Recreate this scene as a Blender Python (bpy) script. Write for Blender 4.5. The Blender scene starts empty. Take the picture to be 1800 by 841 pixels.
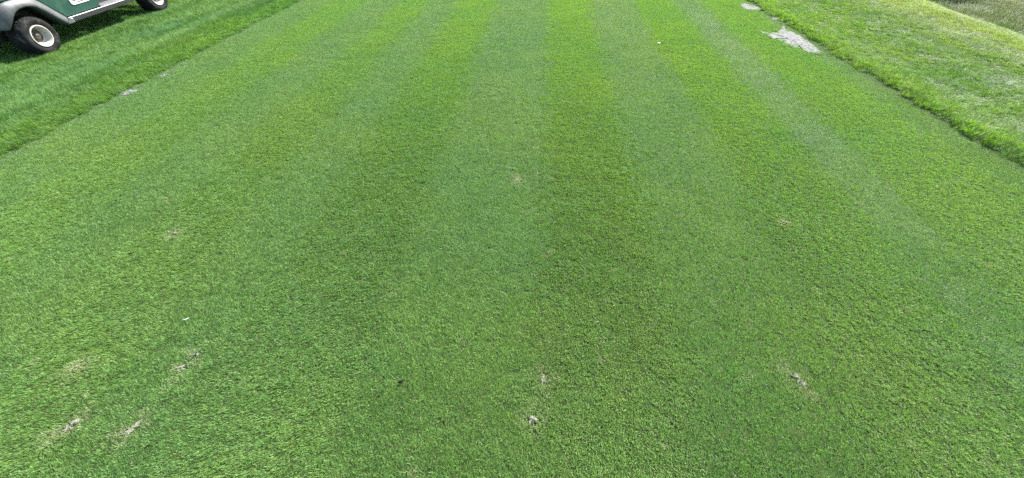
import bpy, bmesh, math
import numpy as np
from mathutils import Vector, Matrix

rng = np.random.default_rng(7)
sc = bpy.context.scene
COL = sc.collection

# ---------------------------------------------------------------- camera
PITCH = 44.38
cd = bpy.data.cameras.new('camera')
cd.sensor_fit = 'HORIZONTAL'
cd.sensor_width = 36.0
cd.lens = 680.0 / 1800.0 * 36.0
cd.clip_start = 0.02
cd.clip_end = 2000
cam = bpy.data.objects.new('camera', cd)
COL.objects.link(cam)
cam.location = (0, 0, 1.48)
cam.rotation_euler = (math.radians(90 - PITCH), 0, 0)
sc.camera = cam

# ---------------------------------------------------------------- sky, sun, exposure
SUN_AZ = 42.0      # degrees to the right of straight ahead
SUN_EL = 43.0
world = bpy.data.worlds.new('World')
sc.world = world
world.use_nodes = True
wn = world.node_tree.nodes
wl = world.node_tree.links
sky = wn.new('ShaderNodeTexSky')
sky.sky_type = 'NISHITA'
sky.sun_disc = False
sky.sun_elevation = math.radians(SUN_EL)
sky.sun_rotation = math.radians(SUN_AZ)
wl.new(sky.outputs[0], wn['Background'].inputs[0])
wn['Background'].inputs[1].default_value = 0.12
sd = bpy.data.lights.new('sun', 'SUN')
sd.energy = 4.8
sd.angle = math.radians(0.53)
sd.color = (1.0, 0.95, 0.86)
sun = bpy.data.objects.new('sun', sd)
COL.objects.link(sun)
az, el = math.radians(SUN_AZ), math.radians(SUN_EL)
sdir = Vector((math.sin(az) * math.cos(el), math.cos(az) * math.cos(el), math.sin(el)))
sun.rotation_euler = sdir.to_track_quat('Z', 'Y').to_euler()
sun.location = sdir * 30
sc.view_settings.view_transform = 'Standard'
sc.view_settings.look = 'None'
sc.view_settings.gamma = 1.0
sc.view_settings.use_curve_mapping = False
sc.view_settings.exposure = 1.72
sc.cycles.use_denoising = False
sc.cycles.max_bounces = 6
sc.cycles.diffuse_bounces = 3
sc.cycles.transmission_bounces = 4
sc.cycles.sample_clamp_indirect = 4
sc.render.film_transparent = False

# ---------------------------------------------------------------- helpers
def tag(o, label=None, cat=None, group=None, kind=None):
    if label: o['label'] = label
    if cat: o['category'] = cat
    if group: o['group'] = group
    if kind: o['kind'] = kind
    return o

def link_mesh(name, verts, faces, mat, parent=None, smooth=False):
    me = bpy.data.meshes.new(name)
    me.from_pydata([tuple(v) for v in verts], [], [tuple(f) for f in faces])
    me.update()
    if smooth:
        me.polygons.foreach_set('use_smooth', [True] * len(me.polygons))
    if mat: me.materials.append(mat)
    o = bpy.data.objects.new(name, me)
    COL.objects.link(o)
    if parent: o.parent = parent
    return o

def smoothstep(a, b, x):
    t = np.clip((np.asarray(x, float) - a) / (b - a), 0, 1)
    return t * t * (3 - 2 * t)

_lat = rng.random((256, 256))
def vnoise(x, y, s=1.0, off=0.0):
    """value noise 0..1 on numpy arrays"""
    x = np.asarray(x, float) / s + 37.3 + off
    y = np.asarray(y, float) / s + 11.7 + off * 1.7
    xi = np.floor(x).astype(int); yi = np.floor(y).astype(int)
    fx = x - xi; fy = y - yi
    fx = fx * fx * (3 - 2 * fx); fy = fy * fy * (3 - 2 * fy)
    g = lambda i, j: _lat[i % 256, j % 256]
    return (g(xi, yi) * (1 - fx) + g(xi + 1, yi) * fx) * (1 - fy) + (g(xi, yi + 1) * (1 - fx) + g(xi + 1, yi + 1) * fx) * fy

def fbm(x, y, s, off=0.0, n=3):
    a, t, w = 0.0, 0.0, 1.0
    for k in range(n):
        a = a + w * vnoise(x, y, s, off + 5.3 * k); t += w; w *= 0.55; s *= 0.5
    return a / t

# ---------------------------------------------------------------- lie of the land
def left_edge(y):        # where the mown turf ends on the left
    y = np.asarray(y, float)
    return -3.86 + 0.112 * y + 0.05 * np.sin(y * 0.9) * 0.5
def right_edge(y):       # ... and on the right
    y = np.asarray(y, float)
    return 3.46 + 0.025 * np.sin(y * 1.3 + 0.5) + 0.012 * np.sin(y * 4.1)

def land(x, y):
    x = np.asarray(x, float); y = np.asarray(y, float)
    z = 0.012 * (fbm(x, y, 1.6, 3.0, 2) - 0.5)
    z = z - 0.06 * smoothstep(0.3, 1.2, left_edge(y) - x)
    r = x - right_edge(y)
    z = z + 0.022 * smoothstep(-0.02, 0.10, r) + 0.07 * smoothstep(0.3, 1.9, r)
    z = z - 0.75 * smoothstep(1.92, 4.5, r) + 0.05 * smoothstep(0.6, 3.0, r) * (fbm(x, y, 0.8, 9.0, 2) - 0.5)
    far = smoothstep(14, 60, np.hypot(x, y))
    z = z + far * 1.2 * (fbm(x, y, 40.0, 2.0, 2) - 0.5)
    return z

# ---------------------------------------------------------------- materials
def new_mat(name):
    m = bpy.data.materials.new(name)
    m.use_nodes = True
    nt = m.node_tree
    for n in list(nt.nodes):
        if n.type != 'OUTPUT_MATERIAL': nt.nodes.remove(n)
    return m, nt, nt.nodes['Material Output']

def N(nt, t, **kw):
    n = nt.nodes.new(t)
    for k, v in kw.items(): setattr(n, k, v)
    return n

def grass_mat(name, rough=0.5, transl=0.4, spec=0.25):
    m, nt, out = new_mat(name)
    tint = N(nt, 'ShaderNodeAttribute', attribute_type='INSTANCER', attribute_name='tint')
    bl = N(nt, 'ShaderNodeAttribute', attribute_type='GEOMETRY', attribute_name='blade')
    sep = N(nt, 'ShaderNodeSeparateXYZ')
    nt.links.new(bl.outputs['Vector'], sep.inputs[0])
    # each blade differs a little in hue and value, its base is paler straw
    hsv = N(nt, 'ShaderNodeHueSaturation')
    mr = N(nt, 'ShaderNodeMapRange'); mr.inputs['To Min'].default_value = 0.475; mr.inputs['To Max'].default_value = 0.525
    mv = N(nt, 'ShaderNodeMapRange'); mv.inputs['To Min'].default_value = 0.42; mv.inputs['To Max'].default_value = 1.58
    nt.links.new(sep.outputs[0], mr.inputs[0]); nt.links.new(sep.outputs[1], mv.inputs[0])
    nt.links.new(mr.outputs[0], hsv.inputs['Hue']); nt.links.new(mv.outputs[0], hsv.inputs['Value'])
    nt.links.new(tint.outputs['Color'], hsv.inputs['Color'])
    pr = N(nt, 'ShaderNodeBsdfPrincipled')
    pr.inputs['Roughness'].default_value = rough
    pr.inputs['Specular IOR Level'].default_value = spec
    tr = N(nt, 'ShaderNodeBsdfTranslucent')
    # light that comes through a blade is yellower
    warm = N(nt, 'ShaderNodeMixRGB', blend_type='MULTIPLY'); warm.inputs[0].default_value = 1.0
    warm.inputs[2].default_value = (1.25, 1.3, 0.65, 1)
    nt.links.new(hsv.outputs[0], warm.inputs[1])
    nt.links.new(hsv.outputs[0], pr.inputs['Base Color']); nt.links.new(warm.outputs[0], tr.inputs['Color'])
    mx = N(nt, 'ShaderNodeMixShader'); mx.inputs[0].default_value = transl
    nt.links.new(pr.outputs[0], mx.inputs[1]); nt.links.new(tr.outputs[0], mx.inputs[2])
    nt.links.new(mx.outputs[0], out.inputs['Surface'])
    return m

def noise_mat(name, c0, c1, scale=8.0, rough=0.6, bump=0.0, bscale=60.0, metallic=0.0, detail=6.0, spec=0.5, c2=None, s2=3.0, amt2=0.5):
    m, nt, out = new_mat(name)
    tc = N(nt, 'ShaderNodeTexCoord')
    nz = N(nt, 'ShaderNodeTexNoise'); nz.inputs['Scale'].default_value = scale; nz.inputs['Detail'].default_value = detail
    nt.links.new(tc.outputs['Object'], nz.inputs['Vector'])
    cr = N(nt, 'ShaderNodeValToRGB')
    cr.color_ramp.elements[0].position = 0.35; cr.color_ramp.elements[1].position = 0.65
    cr.color_ramp.elements[0].color = (*c0, 1); cr.color_ramp.elements[1].color = (*c1, 1)
    nt.links.new(nz.outputs[0], cr.inputs[0])
    pr = N(nt, 'ShaderNodeBsdfPrincipled')
    pr.inputs['Roughness'].default_value = rough; pr.inputs['Metallic'].default_value = metallic
    pr.inputs['Specular IOR Level'].default_value = spec
    col = cr.outputs[0]
    if c2:
        n2 = N(nt, 'ShaderNodeTexNoise'); n2.inputs['Scale'].default_value = s2; n2.inputs['Detail'].default_value = 8
        n2.inputs['Roughness'].default_value = 0.7
        nt.links.new(tc.outputs['Object'], n2.inputs['Vector'])
        r2 = N(nt, 'ShaderNodeValToRGB'); r2.color_ramp.elements[0].position = 0.5; r2.color_ramp.elements[1].position = 0.68
        r2.color_ramp.elements[1].color = (amt2, amt2, amt2, 1)
        nt.links.new(n2.outputs[0], r2.inputs[0])
        mx = N(nt, 'ShaderNodeMixRGB'); nt.links.new(r2.outputs[0], mx.inputs[0])
        nt.links.new(col, mx.inputs[1]); mx.inputs[2].default_value = (*c2, 1)
        col = mx.outputs[0]
    nt.links.new(col, pr.inputs['Base Color'])
    if bump:
        n3 = N(nt, 'ShaderNodeTexNoise'); n3.inputs['Scale'].default_value = bscale; n3.inputs['Detail'].default_value = 5
        nt.links.new(tc.outputs['Object'], n3.inputs['Vector'])
        b = N(nt, 'ShaderNodeBump'); b.inputs['Strength'].default_value = bump; b.inputs['Distance'].default_value = 0.01
        nt.links.new(n3.outputs[0], b.inputs['Height']); nt.links.new(b.outputs[0], pr.inputs['Normal'])
    nt.links.new(pr.outputs[0], out.inputs['Surface'])
    return m

M_turf = grass_mat('turf_blades', 0.50, 0.40, 0.48)
M_rough = grass_mat('rough_blades', 0.52, 0.42, 0.26)
M_ground = noise_mat('thatch', (0.020, 0.036, 0.010), (0.038, 0.058, 0.018), 14.0, 0.95, 0.6, 90.0, spec=0.1)
M_sand = noise_mat('sand', (0.15, 0.15, 0.145), (0.25, 0.25, 0.24), 30.0, 0.95, 0.9, 160.0, spec=0.1, c2=(0.07, 0.075, 0.05), s2=22.0, amt2=0.85)
M_sandbrown = noise_mat('dusty_sand', (0.16, 0.17, 0.11), (0.28, 0.285, 0.215), 60.0, 0.95, 0.9, 220.0, spec=0.1, c2=(0.09, 0.09, 0.05), s2=70.0, amt2=0.7)
M_soil = noise_mat('dark_soil', (0.008, 0.008, 0.008), (0.02, 0.018, 0.016), 9.0, 0.95, 1.0, 30.0, spec=0.1)

# ---------------------------------------------------------------- ground
def axis(lo, hi, step, far):
    a = list(np.arange(lo, hi + 1e-6, step))
    s, p = step, a[-1]
    while p < far: s *= 1.35; p += s; a.append(p)
    s, p = step, a[0]
    while p > -far: s *= 1.35; p -= s; a.insert(0, p)
    return np.array(a)
gx, gy = axis(-9, 14, 0.13, 600), axis(-2, 14, 0.13, 600)
GX, GY = np.meshgrid(gx, gy)
GZ = land(GX, GY) - 0.005
nx, ny = len(gx), len(gy)
gv = np.stack([GX.ravel(), GY.ravel(), GZ.ravel()], 1)
ii = (np.arange(ny - 1)[:, None] * nx + np.arange(nx - 1)[None, :]).ravel()
ground = link_mesh('ground', gv.tolist(), np.stack([ii, ii + 1, ii + 1 + nx, ii + nx], 1).tolist(), M_ground, smooth=True)
tag(ground, kind='structure')

# ---------------------------------------------------------------- grass tufts (source meshes, instanced over the ground)
def tuft_mesh(name, n, rad, lmin, lmax, wmin, wmax, lean, leansd, curl, mat, segs=2, spread_sd=0.45):
    V, Fc, A = [], [], []
    for _ in range(n):
        r = rad * math.sqrt(rng.random()); a = rng.random() * 2 * math.pi
        p = np.array([r * math.cos(a), r * math.sin(a), -0.004])
        L = rng.uniform(lmin, lmax); w = rng.uniform(wmin, wmax)
        th = min(max(rng.normal(lean, leansd), -1.2), 1.45)     # tilt from the vertical, towards +Y
        ph = math.pi / 2 + rng.normal(0, spread_sd) + (rng.random() < 0.13) * rng.uniform(-2.2, 2.2)
        h = np.array([math.cos(ph), math.sin(ph), 0.0])
        tw = rng.normal(0, 0.7)
        side = np.array([-h[1], h[0], 0.0]) * math.cos(tw) + h * math.sin(tw)
        c = [rng.random(), rng.random()]
        base = len(V)
        for k in range(segs + 1):
            t = k / segs
            if k < segs:
                ww = w * (1.0 - 0.55 * t)
                V += [p - side * ww / 2, p + side * ww / 2]; A += [(c[0], c[1], t)] * 2
            else:
                V += [p]; A += [(c[0], c[1], 1.0)]
            ang = min(th + curl * (k + 0.5) / segs, 1.75)
            d = h * math.sin(ang) + np.array([0, 0, math.cos(ang)])
            p = p + d * L / segs
        for k in range(segs - 1):
            b = base + 2 * k
            Fc.append((b, b + 1, b + 3, b + 2))
        b = base + 2 * (segs - 1)
        Fc.append((b, b + 1, b + 2))
    me = bpy.data.meshes.new(name)
    me.from_pydata([tuple(v) for v in V], [], Fc)
    at = me.attributes.new('blade', 'FLOAT_VECTOR', 'POINT')
    at.data.foreach_set('vector', np.array(A, 'f').ravel())
    me.materials.append(mat)
    return bpy.data.objects.new(name, me)

def tuft_collection(name, count, **kw):
    c = bpy.data.collections.new(name)
    for k in range(count): c.objects.link(tuft_mesh('%s_%d' % (name, k), **kw))
    return c

C_turf = tuft_collection('turf_tufts', 8, n=96, rad=0.021, lmin=0.0085, lmax=0.0135, wmin=0.0012, wmax=0.0021, lean=0.58, leansd=0.36, curl=0.40, spread_sd=0.75, mat=M_turf)
C_rough = tuft_collection('rough_tufts', 8, n=80, rad=0.034, lmin=0.028, lmax=0.058, wmin=0.0018, wmax=0.0034, lean=0.6, leansd=0.35, curl=0.7, mat=M_rough, segs=3)
C_tall = tuft_collection('tall_tufts', 6, n=110, rad=0.09, lmin=0.10, lmax=0.26, wmin=0.003, wmax=0.006, lean=0.35, leansd=0.4, curl=0.8, mat=M_rough, segs=3, spread_sd=1.3)

def scatter(name, P, rot, scl, tint, coll, ncoll, label, cat):
    me = bpy.data.meshes.new(name)
    me.vertices.add(len(P)); me.vertices.foreach_set('co', P.astype('f').ravel())
    a = me.attributes.new('rot', 'FLOAT_VECTOR', 'POINT'); a.data.foreach_set('vector', rot.astype('f').ravel())
    a = me.attributes.new('scl', 'FLOAT_VECTOR', 'POINT'); a.data.foreach_set('vector', scl.astype('f').ravel())
    a = me.attributes.new('tint', 'FLOAT_VECTOR', 'POINT'); a.data.foreach_set('vector', tint.astype('f').ravel())
    a = me.attributes.new('pick', 'INT', 'POINT'); a.data.foreach_set('value', rng.integers(0, ncoll, len(P)).astype('i'))
    o = bpy.data.objects.new(name, me); COL.objects.link(o)
    ng = bpy.data.node_groups.new(name, 'GeometryNodeTree')
    ng.interface.new_socket('Geometry', in_out='INPUT', socket_type='NodeSocketGeometry')
    ng.interface.new_socket('Geometry', in_out='OUTPUT', socket_type='NodeSocketGeometry')
    gi, go = N(ng, 'NodeGroupInput'), N(ng, 'NodeGroupOutput')
    ip = N(ng, 'GeometryNodeInstanceOnPoints')
    ci = N(ng, 'GeometryNodeCollectionInfo'); ci.inputs['Collection'].default_value = coll
    ci.inputs['Separate Children'].default_value = True; ci.inputs['Reset Children'].default_value = True
    def attr(nm, dt):
        n = N(ng, 'GeometryNodeInputNamedAttribute', data_type=dt); n.inputs['Name'].default_value = nm
        return n.outputs['Attribute']
    ng.links.new(gi.outputs[0], ip.inputs['Points']); ng.links.new(ci.outputs[0], ip.inputs['Instance'])
    ip.inputs['Pick Instance'].default_value = True
    ng.links.new(attr('pick', 'INT'), ip.inputs['Instance Index'])
    ng.links.new(attr('rot', 'FLOAT_VECTOR'), ip.inputs['Rotation'])
    ng.links.new(attr('scl', 'FLOAT_VECTOR'), ip.inputs['Scale'])
    ng.links.new(ip.outputs[0], go.inputs[0])
    md = o.modifiers.new('scatter', 'NODES'); md.node_group = ng
    return tag(o, label, cat, kind='stuff')

def grid_points(x0, x1, y0, y1, step):
    xs = np.arange(x0, x1, step); ys = np.arange(y0, y1, step)
    X, Y = np.meshgrid(xs, ys)
    X = X + rng.uniform(-0.5, 0.5, X.shape) * step; Y = Y + rng.uniform(-0.5, 0.5, Y.shape) * step
    X, Y = X.ravel(), Y.ravel()
    keep = (np.abs(X) < 2.5 + 0.95 * np.maximum(Y, 0))
    return X[keep], Y[keep]

def at(px, py, z=0.0):          # a point on the land from its place in the photograph (1800 x 841)
    c, s = math.cos(math.radians(PITCH)), math.sin(math.radians(PITCH))
    u, v = (px - 900) / 680.0, (py - 420.5) / 680.0
    r = (u, c - v * s, -s - v * c)
    t = (z - 1.48) / r[2]
    return r[0] * t, r[1] * t

# ---------------------------------------------------------------- bare sandy patches: outline (centre, radii, angle), label
def poly_px(pts): return [at(*p) for p in pts]
PATCHES = []     # name, world outline, height, material, label, category
PATCHES.append(('sand_patch', poly_px([(1336, 54), (1352, 58), (1368, 55), (1376, 44), (1384, 52), (1398, 58), (1410, 64), (1424, 74), (1434, 82), (1446, 93), (1436, 95), (1420, 91), (1404, 84), (1392, 83), (1380, 76), (1366, 69), (1352, 65)]), 0.0055, M_sand,
    'largest bare white sand patch on the green beside the right rough', 'sand patch'))
PATCHES.append(('sand_patch', poly_px([(1302, 7), (1308, 5), (1318, 9), (1328, 11), (1341, 14), (1338, 18), (1326, 17), (1314, 17), (1304, 13)]), 0.0055, M_sand,
    'small bare sand patch in dark shade at the far end of the right edge', 'sand patch'))
PATCHES.append(('sand_patch', poly_px([(1353, 29), (1362, 31), (1372, 35), (1369, 38), (1358, 34)]), 0.0055, M_sand,
    'thin sliver of sand between two larger sand patches at right edge', 'sand patch'))
PATCHES.append(('sand_patch', poly_px([(206, 165), (213, 161), (222, 161), (232, 159), (246, 157), (240, 161), (232, 165), (222, 168), (210, 168)]), 0.007, M_sand,
    'longer pale sand streak on the left edge of the green', 'sand patch'))
PATCHES.append(('sand_patch', poly_px([(279, 134), (288, 132), (298, 130), (300, 131), (290, 135), (281, 136)]), 0.007, M_sand,
    'short pale sand streak farther along the left edge towards the cart', 'sand patch'))

def inside(X, Y, poly, grow=0.0):
    pts = np.array(poly); c = pts.mean(0)
    pts = c + (pts - c) * (1 + grow)
    r = np.zeros(len(X), bool); j = len(pts) - 1
    for i in range(len(pts)):
        xi, yi = pts[i]; xj, yj = pts[j]
        cond = ((yi > Y) != (yj > Y)) & (X < (xj - xi) * (Y - yi) / (yj - yi + 1e-12) + xi)
        r ^= cond; j = i
    return r

# small scars: pixel, half-length and half-width (m), angle (deg from +X), label
SCARS = [
    (908, 313, 0.030, 0.013, 115, 'pale twin-spot divot in the middle of the green, above centre'),
    (935, 738, 0.020, 0.017, 20, 'small round bare divot at the bottom, below the centre of the green'),
    (957, 668, 0.016, 0.010, 60, 'tiny faint grey divot just above the round bottom divot'),
    (1404, 668, 0.050, 0.020, 110, 'wide worn grey-brown scar low on the right of the green'),
    (124, 750, 0.042, 0.013, 52, 'slanting straw-white divot at the bottom left, nearer the corner'),
    (232, 754, 0.036, 0.016, 48, 'frayed grey divot at the bottom left, right of the slanting one'),
    (318, 648, 0.024, 0.010, 10, 'short pale divot left of the middle, low in the picture'),
    (134, 647, 0.020, 0.009, 15, 'very small pale divot near the lower left border'),
    (305, 411, 0.032, 0.012, 40, 'bright white divot on the left half of the green'),
    (345, 622, 0.020, 0.008, 25, 'faint straw coloured scrape above the short pale divot'),
    (1379, 390, 0.020, 0.014, 150, 'small white divot on the right half of the green, mid height'),
    (290, 80, 0.0, 0.0, 0, None),
]
SCARS = [s for s in SCARS if s[5]]
SC_W = [(at(s[0], s[1]), s) for s in SCARS]
def scar_value(X, Y, grow):
    """<1 inside a scar's ellipse grown by `grow` metres"""
    best = np.full(len(X), 9.0); 
    for (cx, cy), s in SC_W:
        a = math.radians(s[4]); dx, dy = X - cx, Y - cy
        u = dx * math.cos(a) + dy * math.sin(a); v = -dx * math.sin(a) + dy * math.cos(a)
        best = np.minimum(best, np.hypot(u / (s[2] + grow), v / (s[3] + grow)))
    return best

# ---------------------------------------------------------------- mown turf: stripes are blades laid over by the mower, away from or towards us
X, Y = grid_points(-5.2, 4.2, -0.5, 10.0, 0.0245)
k = (X > left_edge(Y) + 0.02 * (vnoise(X, Y, 0.06) - 0.5)) & (X < right_edge(Y) + 0.03 + 0.03 * (vnoise(X, Y, 0.08, 4) - 0.5))
X, Y = X[k], Y[k]
for p in PATCHES:
    edge = 0.25 * (vnoise(X, Y, 0.05, 8) - 0.5)
    core = inside(X, Y, p[1], -0.30); rim = inside(X, Y, p[1], 0.25)
    drop = (core & (fbm(X, Y, 0.05, 29, 2) + rng.normal(0, 0.06, len(X)) < 0.50)) | (rim & (fbm(X, Y, 0.06, 19, 2) + rng.normal(0, 0.06, len(X)) < 0.40))
    X, Y = X[~drop], Y[~drop]
sv = scar_value(X, Y, 0.004)
drop = (sv < 1.15) & (rng.random(len(X)) < 0.55 - 0.35 * (sv > 0.6))
X, Y = X[~drop], Y[~drop]
q = X - 0.075 * Y + 0.07 * (fbm(X, Y, 0.5, 21) - 0.5) + 0.05 * (fbm(X, Y, 2.2, 22, 2) - 0.5)
BOUNDS = [-3.15, -2.62, -2.12, -1.68, -1.26, -0.67, 0.05, 0.65, 1.28, 1.88, 2.28, 2.92]
idx = np.searchsorted(BOUNDS, q)
# signed distance to the nearest boundary gives the stripe a soft side
stripe = np.where(idx % 2 == 1, 1.0, -1.0)          # +1: laid towards us (saturated), -1: laid away (pale)
dist = np.min(np.abs(q[:, None] - np.array(BOUNDS)[None, :]), 1)
soft = smoothstep(0.0, 0.09, dist)
prob = 0.5 + 0.5 * stripe * soft * 0.82
toward = rng.random(len(X)) < prob
n = len(X)
rz = np.where(toward, math.pi, 0.0) + rng.normal(0, 0.25, n) + 0.4 * (fbm(X, Y, 0.25, 31) - 0.5)
fl = np.clip(fbm(X, Y, 0.35, 111) * 2.6 - 0.55, 0.1, 1)
flat = (idx == 10) & (rng.random(n) < 0.35 + 0.65 * fl)               # one pass near the right side is rolled flatter, outwards
rz = rz + np.where(flat, -0.55 * soft, 0.0)
tilt = 0.06 * rng.normal(0, 1, (n, 2))
rot = np.stack([tilt[:, 0], tilt[:, 1], rz], 1)
clump = fbm(X * 0.75, Y, 0.075, 41, 2)
hs = (0.88 + 0.24 * clump) * rng.uniform(0.92, 1.08, n)
hs = hs * np.where(flat, 1 - 0.22 * soft, 1.0)
scl = np.stack([np.ones(n), np.ones(n), hs], 1) * rng.uniform(0.9, 1.12, n)[:, None]
Z = land(X, Y) + 0.007 * (fbm(X * 0.32, Y, 0.055, 51, 2) - 0.5) * np.clip(fbm(X, Y, 0.6, 57, 2) * 2.2 - 0.5, 0.15, 1)
hue = fbm(X, Y, 0.55, 61); val = fbm(X, Y, 0.22, 71) ; fine = rng.random(n)
t_a = np.array([0.108, 0.240, 0.072]); t_b = np.array([0.180, 0.288, 0.056])
w = np.clip(0.5 + 0.7 * (hue - 0.5) + 0.2 * (fine - 0.5), 0, 1)[:, None]
tint = (t_a * (1 - w) + t_b * w) * (0.92 + 0.14 * (val - 0.5) + 0.16 * fine)[:, None]
straw = np.array([0.36, 0.37, 0.22])
sw = np.clip(1.0 - (scar_value(X, Y, 0.014) - 0.5) * 1.3, 0, 0.55)[:, None] * (rng.random((n, 1)) < 0.6)
halo = np.clip(1.25 - scar_value(X, Y, 0.045), 0, 0.45)[:, None] * (rng.random((n, 1)) < 0.45)
sw = np.maximum(sw, halo)
sw = np.maximum(sw, 0.5 * (rng.random((n, 1)) < 0.004))
tint = tint * (1 - sw) + straw * sw
near = np.minimum(right_edge(Y) - X, (X - left_edge(Y)) * 1.2)
ew = (np.clip(1.1 - near / 0.22, 0, 1) * np.clip((fbm(X, Y, 0.3, 23) - 0.36) * 4, 0, 1) * 0.65 * rng.uniform(0.4, 1, n))[:, None]
tint = tint * (1 - ew) + np.array([0.205, 0.275, 0.150]) * ew
scatter('mown_turf', np.stack([X, Y, Z], 1), rot, scl, tint, C_turf, 8, 'short striped green turf of the mown tee', 'grass')

# ---------------------------------------------------------------- rough on the left
X, Y = grid_points(-11.5, -2.4, -0.5, 10.5, 0.034)
e = left_edge(Y) - X
k = e > -0.015 + 0.05 * (vnoise(X, Y, 0.07, 3) - 0.5)
X, Y, e = X[k], Y[k], e[k]; n = len(X)
band = vnoise(e * 1.0 + 0.15 * fbm(X, Y, 0.6, 5), Y * 0.06, 0.22, 14)
rz = math.radians(-60) + 0.9 * (fbm(X, Y, 0.5, 81) - 0.5) + rng.normal(0, 0.7, n) + np.where(band + rng.normal(0, 0.22, n) > 0.5, 0, 2.2)
rz = np.where(e + rng.normal(0, 0.05, n) < 0.28, math.pi + rng.normal(0, 0.5, n), rz)
rot = np.stack([0.1 * rng.normal(0, 1, n), 0.1 * rng.normal(0, 1, n), rz], 1)
hs = (0.65 + 0.5 * fbm(X, Y, 0.12, 91)) * rng.uniform(0.85, 1.15, n) * (0.85 + 0.15 * smoothstep(0, 0.15, e))
scl = np.stack([np.full(n, 0.95), np.full(n, 0.95), hs], 1)
hue = fbm(X, Y, 0.7, 101); fine = rng.random(n)
t_a = np.array([0.080, 0.188, 0.052]); t_b = np.array([0.132, 0.238, 0.047])
w = np.clip(0.45 + 1.3 * (hue - 0.5) + 0.3 * (fine - 0.5), 0, 1)[:, None]
tint = (t_a * (1 - w) + t_b * w) * (0.8 + 0.4 * fine)[:, None]
scatter('rough_grass', np.stack([X, Y, land(X, Y)], 1), rot, scl, tint, C_rough, 8, 'longer deep green rough left of the tee, under the cart', 'grass')

# ---------------------------------------------------------------- rough and bank on the right
X, Y = grid_points(3.2, 11.0, 0.8, 10.5, 0.034)
e = X - right_edge(Y)
k = (e > 0.01 + 0.10 * (fbm(X, Y, 0.16, 7) - 0.5) + rng.normal(0, 0.012, len(X))) & (e < 3.1)
X, Y, e = X[k], Y[k], e[k]; n = len(X)
band = vnoise(e + 0.12 * fbm(X, Y, 0.5, 6), Y * 0.07, 0.2, 24)
rz = math.radians(100) + 0.9 * (fbm(X, Y, 0.5, 82) - 0.5) + rng.normal(0, 0.6, n) + np.where(band + rng.normal(0, 0.12, n) > 0.5, 0, 2.2)
rot = np.stack([0.1 * rng.normal(0, 1, n), 0.1 * rng.normal(0, 1, n), rz], 1)
hs = (0.48 + 0.6 * fbm(X, Y, 0.11, 92)) * rng.uniform(0.8, 1.2, n) * (1.18 - 0.4 * smoothstep(0.10, 0.40, e)) * (0.75 + 0.5 * vnoise(X, Y, 0.25, 95))
scl = np.stack([np.full(n, 0.95), np.full(n, 0.95), hs], 1)
hue = fbm(X, Y, 0.6, 102); fine = rng.random(n)
t_a = np.array([0.092, 0.205, 0.036]); t_b = np.array([0.158, 0.262, 0.040]); t_c = np.array([0.220, 0.285, 0.105])
w = np.clip(0.45 + 1.3 * (hue - 0.5) + 0.3 * (fine - 0.5), 0, 1)[:, None]
lip = (np.clip(1 - np.abs(e - 0.16) / 0.16, 0, 1) * 0.7)[:, None]
bank = np.clip(smoothstep(0.8, 1.9, e) + 0.9 * (fbm(X, Y, 0.4, 103) - 0.5) * smoothstep(0.6, 1.4, e), 0, 1)[:, None]
tint = (t_a * (1 - w) + t_b * w)
tint = tint * (1 - lip) + np.array([0.165, 0.285, 0.036]) * lip
tint = (tint * (1 - bank) + t_c * bank) * (0.8 + 0.4 * fine)[:, None]
pale = (rng.random(n) < 0.004)[:, None]
tint = np.where(pale, np.array([0.36, 0.40, 0.25]), tint)
scatter('bank_grass', np.stack([X, Y, land(X, Y)], 1), rot, scl, tint, C_rough, 8, 'longer bright green rough and yellowing bank right of the tee', 'grass')

# ---------------------------------------------------------------- tall rough down behind the bank
xs, ys = np.arange(6.2, 22, 0.10), np.arange(1.0, 24, 0.10)
X, Y = [a.ravel() for a in np.meshgrid(xs, ys)]
X = X + rng.uniform(-0.05, 0.05, len(X)); Y = Y + rng.uniform(-0.05, 0.05, len(Y))
k = X - right_edge(Y) > 3.0
X, Y = X[k], Y[k]; n = len(X)
rot = np.stack([np.zeros(n), np.zeros(n), rng.random(n) * 6.28], 1)
hs = (0.25 + 0.5 * fbm(X, Y, 0.8, 93)) * rng.uniform(0.8, 1.2, n)
scl = np.stack([np.ones(n), np.ones(n), hs], 1)
hue = fbm(X, Y, 1.1, 104)
t_a = np.array([0.075, 0.122, 0.034]); t_b = np.array([0.140, 0.165, 0.055])
w = np.clip(0.5 + 1.8 * (hue - 0.5) + 0.5 * (rng.random(n) - 0.5), 0, 1)[:, None]
tint = (t_a * (1 - w) + t_b * w)
tint = np.where((rng.random(n) < 0.02)[:, None], np.array([0.28, 0.27, 0.17]), tint)
scatter('tall_rough_grass', np.stack([X, Y, land(X, Y)], 1), rot, scl, tint, C_tall, 6, 'tall olive and straw rough below the bank, top right corner', 'grass')

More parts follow.
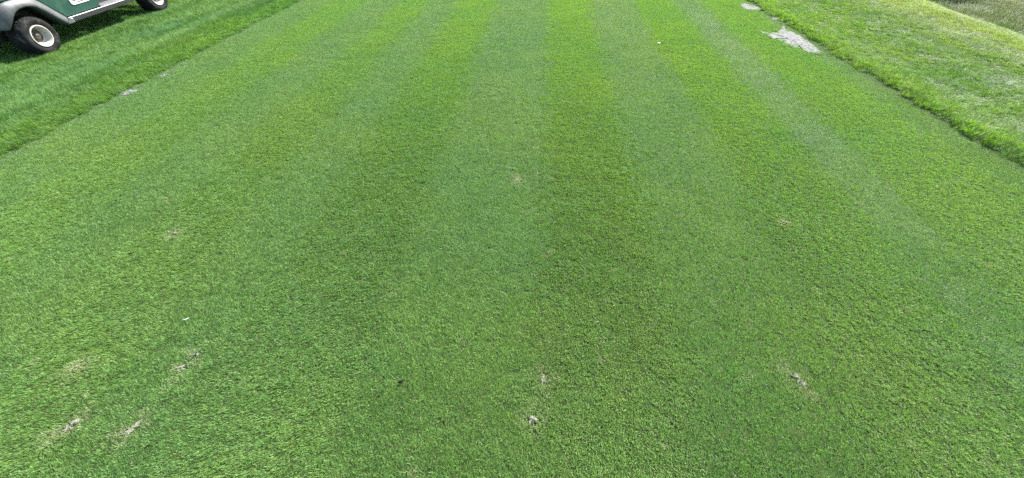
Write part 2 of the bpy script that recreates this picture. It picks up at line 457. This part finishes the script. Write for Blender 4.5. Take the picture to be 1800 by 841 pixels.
# ---------------------------------------------------------------- sand patches and divots
def heap(name, outline, height, mat, seed, rings=5, sub=5, lump=0.0016):
    """a low uneven cake of sand with the given outline"""
    r = np.random.default_rng(seed)
    pts = np.array(outline); c = pts.mean(0); m = len(pts)
    dense = []
    for i in range(m):
        a, b = pts[i], pts[(i + 1) % m]
        for t in range(sub): dense.append(a + (b - a) * t / sub)
    dense = np.array(dense)
    dense += r.normal(0, 0.007, dense.shape) * min(1.0, np.ptp(pts) / 0.08)
    M = len(dense)
    V = []
    for kk in range(rings):
        f = 1 - kk / rings
        ring = c + (dense - c) * f + r.normal(0, 0.002, dense.shape) * (kk > 0)
        z = land(ring[:, 0], ring[:, 1])
        prof = 0.0 if kk == 0 else height * (1 - f ** 2) * (0.45 + 1.0 * fbm(ring[:, 0], ring[:, 1], 0.07, 17.0, 2))
        z = z + prof + (r.normal(0, lump, M) if kk else -0.001)
        V += np.column_stack([ring, z]).tolist()
    V.append([c[0], c[1], float(land(c[0], c[1])) + height])
    Fc = []
    for kk in range(rings - 1):
        for i in range(M):
            a, b = kk * M + i, kk * M + (i + 1) % M
            Fc.append((a, b, b + M, a + M))
    for i in range(M): Fc.append(((rings - 1) * M + i, (rings - 1) * M + (i + 1) % M, rings * M))
    # keep the origin at the patch itself
    cz = float(land(c[0], c[1]))
    V = [(v[0] - c[0], v[1] - c[1], v[2] - cz) for v in V]
    o = link_mesh(name, V, Fc, mat, smooth=True)
    o.location = (c[0], c[1], cz)
    return o

for i, (nm, outl, hgt, mat, lab, cat) in enumerate(PATCHES):
    tag(heap(nm, outl, hgt, mat, 100 + i), lab, cat, 'sand patches along the edges of the tee')
for i, ((cx, cy), s) in enumerate(SC_W):
    a = math.radians(s[4]); r = np.random.default_rng(300 + i)
    outl = []
    for j in range(14):
        t = 2 * math.pi * j / 14; f = r.uniform(0.65, 1.2)
        u, v = 0.65 * s[2] * f * math.cos(t), 0.65 * s[3] * f * math.sin(t)
        outl.append((cx + u * math.cos(a) - v * math.sin(a), cy + u * math.sin(a) + v * math.cos(a)))
    tag(heap('divot', outl, 0.0025, M_sandbrown, 400 + i, rings=4, sub=2, lump=0.0004), s[5], 'divot', 'divots in the mown turf')

# ================================================================ golf cart
# measured frame: a = metres forward of the rear wheel's mark, w = metres out from the outer wheel plane (right), z up
CA = Vector((-5.0994, 4.4685, -0.067)); CB = Vector((-4.978, 6.203, -0.067))
fwd = (CB - CA).normalized()
cart = bpy.data.objects.new('golf_cart', None); COL.objects.link(cart)
right = Vector((fwd.y, -fwd.x, 0))
CENA, CENW = 0.95, -0.56
cart.location = CA + fwd * CENA + right * CENW
cart.rotation_euler = (0, 0, math.atan2(fwd.y, fwd.x))
tag(cart, 'green golf cart with white wheels parked on the rough at top left', 'golf cart')
ZG = -0.067
def L(a, w, z): return (a - CENA, -(w - CENW), z - ZG)

M_green = noise_mat('green_paint', (0.011, 0.046, 0.032), (0.017, 0.058, 0.041), 5.0, 0.32, 0.03, 40.0, c2=(0.07, 0.12, 0.095), s2=14.0, amt2=0.35)
M_grey = noise_mat('grey_plastic', (0.055, 0.059, 0.062), (0.082, 0.086, 0.090), 14.0, 0.5, 0.08, 150.0, c2=(0.16, 0.16, 0.16), s2=9.0, amt2=0.5)
M_dgreen = noise_mat('dark_green_plastic', (0.010, 0.040, 0.028), (0.020, 0.055, 0.040), 8.0, 0.5)
M_black = noise_mat('black_plastic', (0.010, 0.010, 0.011), (0.022, 0.022, 0.023), 20.0, 0.65)
M_tyre = noise_mat('tyre_rubber', (0.006, 0.0065, 0.007), (0.014, 0.0145, 0.0145), 9.0, 0.75, 0.2, 120.0, spec=0.15, c2=(0.10, 0.105, 0.095), s2=13.0, amt2=0.6)
M_rim = noise_mat('cream_rim_paint', (0.38, 0.36, 0.31), (0.44, 0.42, 0.365), 12.0, 0.4, c2=(0.45, 0.42, 0.36), s2=16.0, amt2=0.2)
M_hub = noise_mat('grimy_hub', (0.02, 0.017, 0.015), (0.13, 0.11, 0.095), 30.0, 0.55, 0.2, 90.0)
M_alu = noise_mat('worn_aluminium', (0.62, 0.62, 0.60), (0.75, 0.75, 0.74), 30.0, 0.38, metallic=0.7)
M_floor = noise_mat('lilac_grey_floor', (0.11, 0.11, 0.12), (0.15, 0.15, 0.16), 12.0, 0.6)
M_sill = noise_mat('dark_sill_plastic', (0.028, 0.030, 0.031), (0.05, 0.052, 0.053), 18.0, 0.5)
M_rear_shade = noise_mat('shaded_rear_plastic', (0.030, 0.042, 0.038), (0.045, 0.058, 0.052), 18.0, 0.55)  # fender plastic again, with the rear corner's shade put into the colour
M_white = noise_mat('white_plate', (0.50, 0.52, 0.50), (0.58, 0.59, 0.57), 20.0, 0.35)
M_ink = noise_mat('black_ink', (0.012, 0.014, 0.014), (0.02, 0.02, 0.02), 20.0, 0.5)
M_vinyl = noise_mat('beige_vinyl', (0.50, 0.46, 0.38), (0.58, 0.54, 0.46), 14.0, 0.55, 0.1, 80.0)
M_roof = noise_mat('white_roof', (0.68, 0.68, 0.65), (0.76, 0.76, 0.73), 6.0, 0.5)
M_lens = noise_mat('lamp_lens', (0.6, 0.62, 0.64), (0.7, 0.72, 0.74), 20.0, 0.15)

def bevelled(name, bm, mat, parent, bev=0.0, seg=2, smooth=True):
    if bev:
        bmesh.ops.bevel(bm, geom=list(bm.edges), offset=bev, segments=seg, affect='EDGES', profile=0.5, clamp_overlap=True)
    bmesh.ops.recalc_face_normals(bm, faces=list(bm.faces))
    me = bpy.data.meshes.new(name); bm.to_mesh(me); bm.free()
    me.materials.append(mat)
    o = bpy.data.objects.new(name, me); COL.objects.link(o); o.parent = parent
    return o

def prism(name, poly, w0, w1, mat, parent=None, bev=0.006):
    """polygon in (a, z) extruded from w0 to w1"""
    bm = bmesh.new()
    v0 = [bm.verts.new(L(a, w0, z)) for a, z in poly]; v1 = [bm.verts.new(L(a, w1, z)) for a, z in poly]
    n = len(poly)
    bm.faces.new(v0); bm.faces.new(v1[::-1])
    for i in range(n): bm.faces.new((v0[i], v0[(i + 1) % n], v1[(i + 1) % n], v1[i]))
    return bevelled(name, bm, mat, parent or cart, bev)

def box(name, a0, a1, w0, w1, z0, z1, mat, parent=None, bev=0.008):
    return prism(name, [(a0, z0), (a1, z0), (a1, z1), (a0, z1)], w0, w1, mat, parent, bev)

def tube(name, pts, rad, mat, parent=None, n=10, closed=False):
    P = [Vector(L(*p)) for p in pts]
    V, Fc = [], []
    m = len(P)
    for i, p in enumerate(P):
        if closed: t = (P[(i + 1) % m] - P[i - 1]).normalized()
        else: t = (P[min(i + 1, m - 1)] - P[max(i - 1, 0)]).normalized()
        u = t.orthogonal().normalized() if abs(t.z) > 0.9 else t.cross(Vector((0, 0, 1))).normalized()
        v = t.cross(u)
        for j in range(n):
            an = 2 * math.pi * j / n
            V.append(p + (u * math.cos(an) + v * math.sin(an)) * rad)
    for i in range(m if closed else m - 1):
        for j in range(n):
            a, b = i * n + j, i * n + (j + 1) % n
            c, d = ((i + 1) % m) * n + (j + 1) % n, ((i + 1) % m) * n + j
            Fc.append((a, b, c, d))
    if not closed:
        Fc.append(tuple(range(n))[::-1]); Fc.append(tuple(range((m - 1) * n, m * n)))
    return link_mesh(name, V, Fc, mat, parent or cart, smooth=True)

def lathe(name, prof, a, z, mat, parent, sgn=1, w_off=0.0, n=40, smooth=True):
    """profile [(w, r)...] turned about the axle at (a, z)"""
    V, Fc = [], []
    for w, r in prof:
        for j in range(n):
            t = 2 * math.pi * j / n
            V.append(L(a + r * math.cos(t), w_off + sgn * w, z + r * math.sin(t)))
    for i in range(len(prof) - 1):
        for j in range(n):
            A_, B_ = i * n + j, i * n + (j + 1) % n
            Fc.append((A_, B_, B_ + n, A_ + n))
    if prof[-1][1] < 1e-4: pass
    return link_mesh(name, V, Fc, mat, parent, smooth=smooth)

TR = 0.185     # tyre radius
def wheel(a, side_w, sgn):
    """sgn +1: outer face on +w"""
    cz = ZG + TR
    e = bpy.data.objects.new('wheel', None); COL.objects.link(e); e.parent = cart
    # tyre
    prof = [(-0.19, 0.098), (-0.20, 0.125), (-0.195, 0.158), (-0.17, 0.180), (-0.10, TR), (-0.06, TR), (-0.028, 0.181), (-0.008, 0.168), (0.0, 0.150), (-0.002, 0.128), (-0.010, 0.108), (-0.014, 0.101)]
    lathe('tyre', prof, a, cz, M_tyre, e, sgn, side_w, 48)
    # tread blocks round the shoulder
    V, Fc = [], []
    nb = 34
    for row, (w0, w1, r0, r1) in enumerate([(-0.012, -0.055, 0.172, 0.190), (-0.068, -0.110, 0.186, 0.191), (-0.122, -0.178, 0.186, 0.186)]):
        for j in range(nb):
            t0 = 2 * math.pi * (j + 0.5 * (row % 2)) / nb; t1 = t0 + 2 * math.pi / nb * 0.62
            b = len(V)
            for (w, ro) in ((w0, r0), (w1, r1)):
                for t in (t0, t1):
                    for rr in (ro - 0.014, ro + 0.001):
                        V.append(L(a + rr * math.cos(t), side_w + sgn * w, cz + rr * math.sin(t)))
            Fc += [(b + 1, b + 3, b + 7, b + 5), (b, b + 1, b + 5, b + 4), (b + 2, b + 6, b + 7, b + 3), (b, b + 2, b + 3, b + 1), (b + 4, b + 5, b + 7, b + 6)]
    tread = link_mesh('tread_blocks', V, Fc, M_tyre, e); tread['kind'] = 'stuff'
    # white steel rim: rolled lip, deep barrel, grimy disc and hub
    prof = [(-0.016, 0.103), (-0.004, 0.105), (0.000, 0.101), (-0.002, 0.094), (-0.012, 0.089), (-0.020, 0.085), (-0.030, 0.082), (-0.055, 0.077), (-0.068, 0.072), (-0.074, 0.062)]
    lathe('rim', prof, a, cz, M_rim, e, sgn, side_w, 48)
    prof = [(-0.0735, 0.064), (-0.070, 0.056), (-0.066, 0.046), (-0.068, 0.034), (-0.062, 0.030), (-0.044, 0.028), (-0.040, 0.022), (-0.040, 0.0001)]
    lathe('hub', prof, a, cz, M_hub, e, sgn, side_w, 32)
    for j in range(5):
        t = 2 * math.pi * j / 5 + 0.4
        lathe('wheel_nut', [(-0.068, 0.0075), (-0.056, 0.0075), (-0.053, 0.005), (-0.053, 0.0001)], a + 0.043 * math.cos(t), cz + 0.043 * math.sin(t), M_hub, e, sgn, side_w, 8)
    return e
AR, AF = 0.072, 1.785
WL = -1.12
wheel(AR, 0.0, 1); wheel(AF, 0.0, 1); wheel(AR, WL, -1); wheel(AF, WL, -1)
tube('axle', [(AR, -0.15, ZG + TR), (AR, WL + 0.15, ZG + TR)], 0.035, M_black)
tube('axle', [(AF, -0.15, ZG + TR), (AF, WL + 0.15, ZG + TR)], 0.025, M_black)

# rear fender: a moulded grey band round the wheel arch, running down to the sill
inner = [(-0.135, 0.235), (-0.105, 0.275), (-0.060, 0.330), (-0.010, 0.366), (0.06, 0.386), (0.146, 0.387), (0.215, 0.358), (0.28, 0.285), (0.335, 0.215), (0.405, 0.140)]
outer = [(-0.230, 0.245), (-0.215, 0.320), (-0.170, 0.400), (-0.105, 0.445), (-0.02, 0.462), (0.120, 0.462), (0.235, 0.440), (0.300, 0.390), (0.365, 0.305), (0.455, 0.196)]
def interp(poly, m):
    P = np.array(poly); d = np.r_[0, np.cumsum(np.hypot(*np.diff(P, axis=0).T))]
    # Catmull-like smooth resample
    t = np.linspace(0, d[-1], m)
    return np.stack([np.interp(t, d, P[:, 0]), np.interp(t, d, P[:, 1])], 1)
def fender(side, sg):
    m = 40
    A_, B_ = interp(inner, m), interp(outer, m)
    for arr in (A_, B_):
        for _ in range(3): arr[1:-1] = 0.25 * arr[:-2] + 0.5 * arr[1:-1] + 0.25 * arr[2:]
    prof = [(-0.0, -0.16), (0.0, -0.02), (0.03, 0.008), (0.14, 0.016), (0.45, 0.010), (0.8, -0.004), (0.97, -0.014), (1.0, -0.03)]
    V, Fc = [], []
    for i in range(m):
        for f, w in prof:
            p = A_[i] * (1 - f) + B_[i] * f
            back = max(0.0, -0.03 - p[0])
            V.append(L(p[0], side + sg * (w - 4.2 * back ** 2), p[1]))
    K = len(prof)
    for i in range(m - 1):
        for kk in range(K - 1):
            b = i * K + kk
            Fc.append((b, b + 1, b + 1 + K, b + K))
    o = link_mesh('rear_fender', V, Fc, M_grey, cart, smooth=True)
    s = o.modifiers.new('thick', 'SOLIDIFY'); s.thickness = 0.004
    # rounded rear corner of the body behind the arch
    V, Fc = [], []
    na, nz = 14, 9
    for i in range(na):
        t = i / (na - 1)
        ang = t * math.pi / 2
        aa = -0.20 - 0.17 * math.sin(ang); ww = -0.14 - 0.22 * (1 - math.cos(ang))
        for j in range(nz):
            z = 0.245 + 0.215 * j / (nz - 1)
            V.append(L(aa + 0.02 * (j / nz) ** 2, side + sg * (ww), z + 0.02 * t))
    for i in range(na - 1):
        for j in range(nz - 1):
            b = i * nz + j
            Fc.append((b, b + 1, b + 1 + nz, b + nz))
    o = link_mesh('rear_corner', V, Fc, M_rear_shade, cart, smooth=True)
    s = o.modifiers.new('thick', 'SOLIDIFY'); s.thickness = 0.004
fender(0.0, 1); fender(WL, -1)
# rear valance and wheel well
prism('rear_valance', [(-0.372, 0.265), (-0.345, 0.265), (-0.335, 0.46), (-0.36, 0.46)], -0.36, WL + 0.36, M_grey, bev=0.006)
for wa, wb in ((-0.165, -0.20), (WL + 0.165, WL + 0.20)):
    prism('wheel_well', [(-0.13, 0.20), (0.40, 0.15), (0.40, 0.43), (-0.13, 0.43)], wa - 0.05 * (1 if wa > -0.5 else -1), wb - 0.05 * (1 if wa > -0.5 else -1), M_black, bev=0.0)
# side panels in green with slanting front-of-arch edge and rounded corner at the step
panel = [(0.462, 0.203), (0.895, 0.203), (0.915, 0.209), (0.927, 0.224), (0.932, 0.245), (0.935, 0.40), (0.93, 0.60), (0.90, 0.66), (0.02, 0.66), (-0.10, 0.62), (-0.12, 0.472), (0.125, 0.472), (0.243, 0.449), (0.312, 0.396), (0.376, 0.308)]
for w0, w1 in ((-0.012, -0.05), (WL + 0.012, WL + 0.05)):
    prism('side_panel', panel, w0, w1, M_green, bev=0.005)
# sills: ribbed tread with a bright strip on top
def sill(side, sg):
    # dark corner block, ribbed run
    prism('sill_corner', [(0.404, 0.141), (0.500, 0.143), (0.500, 0.190), (0.450, 0.190)], side + sg * 0.012, side - sg * 0.06, M_grey, bev=0.004)
    s = prism('sill', [(0.502, 0.145), (1.42, 0.150), (1.42, 0.188), (0.502, 0.188)], side + sg * 0.006, side - sg * 0.06, M_sill, bev=0.003)
    V, Fc = [], []
    nr = 46
    for j in range(nr):
        a0 = 0.508 + (1.41 - 0.508) * j / nr; a1 = a0 + 0.010
        b = len(V)
        for (w, z) in ((0.004, 0.149), (0.013, 0.152), (0.013, 0.186), (0.004, 0.188)):
            for a in (a0, a1): V.append(L(a, side + sg * w, z))
        Fc += [(b, b + 1, b + 3, b + 2), (b + 2, b + 3, b + 5, b + 4), (b + 4, b + 5, b + 7, b + 6), (b, b + 2, b + 4, b + 6), (b + 1, b + 7, b + 5, b + 3)]
    r = link_mesh('sill_ribs', V, Fc, M_sill, s); r['kind'] = 'stuff'
    prism('trim_strip', [(0.445, 0.192), (1.43, 0.192), (1.43, 0.200), (0.452, 0.200)], side + sg * 0.014, side + sg * 0.002, M_alu, bev=0.002)
    # two small screws at the corner
    lathe('screw', [(0.012, 0.006), (0.016, 0.005), (0.017, 0.0001)], 0.478, 0.180, M_alu, cart, sg, side, 8)
sill(0.0, 1); sill(WL, -1)
# floor, its pale edge and the dark mat; underside
box('floor_edge', 0.94, 1.50, -0.022, -0.13, 0.188, 0.206, M_floor, bev=0.004)
box('floor_edge', 0.94, 1.50, WL + 0.022, WL + 0.13, 0.188, 0.206, M_floor, bev=0.004)
box('floor_mat', 0.94, 1.50, -0.132, WL + 0.132, 0.185, 0.209, M_black, bev=0.003)
box('underbody', 0.41, 1.46, -0.20, WL + 0.20, 0.125, 0.183, M_black, bev=0.01)
box('motor_cover', -0.20, 0.405, -0.26, WL + 0.26, 0.10, 0.42, M_black, bev=0.02)
# rear body tub
prism('rear_body', [(-0.33, 0.462), (0.90, 0.462), (0.90, 0.64), (0.10, 0.64), (0.05, 0.50), (-0.30, 0.50)], -0.052, WL + 0.052, M_dgreen, bev=0.012)
box('seat_base', 0.405, 0.925, -0.055, WL + 0.055, 0.21, 0.46, M_dgreen, bev=0.008)
box('bag_well_lip', -0.36, -0.31, -0.10, WL + 0.10, 0.47, 0.60, M_black, bev=0.012)
box('seat_cushion', 0.30, 0.86, -0.07, WL + 0.07, 0.665, 0.79, M_vinyl, bev=0.035)
prism('seat_backrest', [(0.22, 0.82), (0.31, 0.82), (0.22, 1.22), (0.14, 1.22)], -0.08, WL + 0.08, M_vinyl, bev=0.03)
tube('armrest', [(0.24, -0.06, 0.80), (0.26, -0.05, 0.93), (0.50, -0.05, 0.95), (0.55, -0.06, 0.80)], 0.014, M_black)
tube('armrest', [(0.24, WL + 0.06, 0.80), (0.26, WL + 0.05, 0.93), (0.50, WL + 0.05, 0.95), (0.55, WL + 0.06, 0.80)], 0.014, M_black)
# front cowl with its arches, dash and bumper
cowl = [(1.505, 0.19), (1.56, 0.19), (1.60, 0.27), (1.66, 0.365), (1.76, 0.415), (1.90, 0.415), (2.00, 0.365), (2.06, 0.27), (2.12, 0.26), (2.17, 0.36), (2.15, 0.56), (1.95, 0.74), (1.66, 0.90), (1.58, 0.90), (1.53, 0.60)]
for w0, w1 in ((-0.012, -0.05), (WL + 0.012, WL + 0.05)):
    prism('cowl_side', cowl, w0, w1, M_green, bev=0.005)
prism('front_cowl', [(1.55, 0.45), (2.12, 0.45), (2.17, 0.47), (2.14, 0.56), (1.95, 0.735), (1.66, 0.893), (1.58, 0.893)], -0.052, WL + 0.052, M_green, bev=0.01)
box('front_bumper', 2.10, 2.22, -0.10, WL + 0.10, 0.25, 0.36, M_black, bev=0.03)
box('front_bulkhead', 1.505, 1.54, -0.055, WL + 0.055, 0.21, 0.86, M_black, bev=0.006)
for w in (-0.22, WL + 0.22):
    e = box('headlight', 2.02, 2.125, w + 0.09, w - 0.09, 0.57, 0.63, M_lens, bev=0.015)
tube('steering_column', [(1.58, -0.80, 0.80), (1.30, -0.80, 0.98)], 0.022, M_black)
ring = []
for j in range(28):
    t = 2 * math.pi * j / 28
    ring.append((1.28 + 0.10 * math.sin(t), -0.80 + 0.17 * math.cos(t), 0.99 + 0.14 * math.sin(t)))
tube('steering_wheel', ring, 0.014, M_black, closed=True, n=8)
# roof on four posts
prism('roof', [(-0.15, 1.76), (1.75, 1.76), (1.80, 1.78), (1.70, 1.81), (-0.10, 1.81), (-0.20, 1.78)], -0.06, WL + 0.06, M_roof, bev=0.012)
for w in (-0.09, WL + 0.09):
    tube('roof_post', [(0.10, w, 0.62), (0.02, w, 1.2), (0.0, w, 1.765)], 0.016, M_black)
    tube('roof_post', [(1.62, w, 0.88), (1.50, w, 1.4), (1.45, w, 1.765)], 0.016, M_black)
# number plate on the near side panel: white, rounded, dark rule under two letters
def plate():
    pw = 0.0
    poly = []
    a0, a1, z0, z1, r = 0.600, 0.845, 0.285, 0.415, 0.028
    for cxx, czz, s0 in ((a1 - r, z0 + r, -90), (a1 - r, z1 - r, 0), (a0 + r, z1 - r, 90), (a0 + r, z0 + r, 180)):
        for i in range(5):
            t = math.radians(s0 + 90 * i / 4)
            poly.append((cxx + r * math.cos(t), czz + r * math.sin(t)))
    p = prism('name_plate', poly, -0.004, -0.0115, M_white, bev=0.0015)
    prism('underline', [(0.685, 0.302), (0.825, 0.302), (0.825, 0.309), (0.685, 0.309)], -0.0025, -0.0038, M_ink, p, bev=0.0)
    # letter C as an open ring, letter L as two strokes
    def strip(name, pts, th):
        V, Fc = [], []
        for i, (a, z) in enumerate(pts):
            d = np.array(pts[min(i + 1, len(pts) - 1)]) - np.array(pts[max(i - 1, 0)]); d = d / np.hypot(*d)
            nrm = np.array([-d[1], d[0]]) * th / 2
            for w in (-0.0025, -0.0038):
                V += [L(a + nrm[0], w, z + nrm[1]), L(a - nrm[0], w, z - nrm[1])]
        for i in range(len(pts) - 1):
            b = i * 4
            Fc += [(b, b + 1, b + 5, b + 4), (b, b + 4, b + 6, b + 2), (b + 1, b + 3, b + 7, b + 5)]
        return link_mesh(name, V, Fc, M_ink, p)
    strip('letter', [(0.655 + 0.022 * math.cos(t), 0.352 + 0.030 * math.sin(t)) for t in np.linspace(math.radians(50), math.radians(310), 16)], 0.009)
    strip('letter', [(0.700, 0.382), (0.700, 0.350), (0.700, 0.3265), (0.7001, 0.3262), (0.715, 0.326), (0.730, 0.326)], 0.009)
plate()

# ---------------------------------------------------------------- small things lying on the turf
def scrap(px, py, ln, wd, ang, mat, label, cat, name):
    x, y = at(px, py, 0.012)
    V, Fc = [], []
    m = 6
    for i in range(m):
        t = i / (m - 1) - 0.5
        half = wd * (1 - (2 * t) ** 2) ** 0.5 * 0.5 + 0.0003
        bend = 0.35 * ln * t * t
        for s in (-1, 1):
            V.append((t * ln, s * half + bend, 0.004 - 0.006 * t * t + 0.001 * s)); 
    for i in range(m): V.append((V[2 * i][0], 0.5 * (V[2 * i][1] + V[2 * i + 1][1]), 0.0065))
    for i in range(m - 1):
        a, b, c = 2 * i, 2 * i + 1, 2 * m + i
        Fc += [(a, a + 2, c + 1, c), (c, c + 1, b + 2, b), (b, b + 2, a + 2, a)]
    o = link_mesh(name, V, Fc, mat, smooth=True)
    o.location = (x, y, float(land(x, y)) + 0.010); o.rotation_euler = (0, 0, math.radians(ang))
    return tag(o, label, cat)
scrap(327, 563, 0.024, 0.005, 25, M_white, 'small white petal-like scrap on the turf, left of centre', 'scrap', 'white_scrap')
scrap(1158, 76, 0.040, 0.022, 10, M_white, 'white fleck lying on the far turf, upper right of centre', 'scrap', 'white_scrap')
scrap(705, 672, 0.022, 0.011, 40, M_soil, 'tiny black crumb on the near turf, left of centre', 'crumb', 'dark_crumb')

# ---------------------------------------------------------------- unclear dark mark at the foot of the bank, built as low foliage, its lower edge just in the picture
def shrub(x, y):
    root = bpy.data.objects.new('shrub', None); COL.objects.link(root)
    root.location = (x, y, float(land(x, y)))
    tag(root, 'unclear dark mark built as a low shrub beyond the bank at the top right border', 'shrub')
    r = np.random.default_rng(77)
    m = noise_mat('shrub_leaf', (0.010, 0.014, 0.010), (0.020, 0.022, 0.018), 6.0, 0.6)
    mb = noise_mat('shrub_bark', (0.02, 0.016, 0.012), (0.04, 0.03, 0.025), 20.0, 0.9)
    V, Fc = [], []
    for k in range(1500):
        d = r.normal(0, 1, 3); d /= np.linalg.norm(d)
        c = d * (r.random() ** 0.4) * np.array([0.85, 0.6, 0.42]) * r.uniform(0.8, 1.1) + np.array([0, 0, 0.44])
        u = r.normal(0, 1, 3); u /= np.linalg.norm(u); v = np.cross(u, r.normal(0, 1, 3)); v /= np.linalg.norm(v)
        ln, wd = r.uniform(0.03, 0.055), r.uniform(0.012, 0.02); b = len(V)
        V += [c - u * ln, c + v * wd, c + u * ln, c - v * wd]; Fc.append((b, b + 1, b + 2, b + 3))
    f = link_mesh('foliage', V, Fc, m, root)
    for k in range(6):
        t = 2 * math.pi * k / 6; V, Fc = [], []
        for i in range(4):
            h = i / 3; rr = 0.018 * (1 - 0.7 * h)
            cx, cy = 0.45 * h * math.cos(t) + 0.03 * math.cos(t), 0.35 * h * math.sin(t) + 0.03 * math.sin(t)
            for j in range(5):
                an = 2 * math.pi * j / 5
                V.append((cx + rr * math.cos(an), cy + rr * math.sin(an), 0.6 * h - 0.02))
        for i in range(3):
            for j in range(5):
                a, b = i * 5 + j, i * 5 + (j + 1) % 5
                Fc.append((a, b, b + 5, a + 5))
        link_mesh('stem', V, Fc, mb, root)
sx, sy = at(1668, -4, -0.62)
shrub(sx, sy + 0.3)
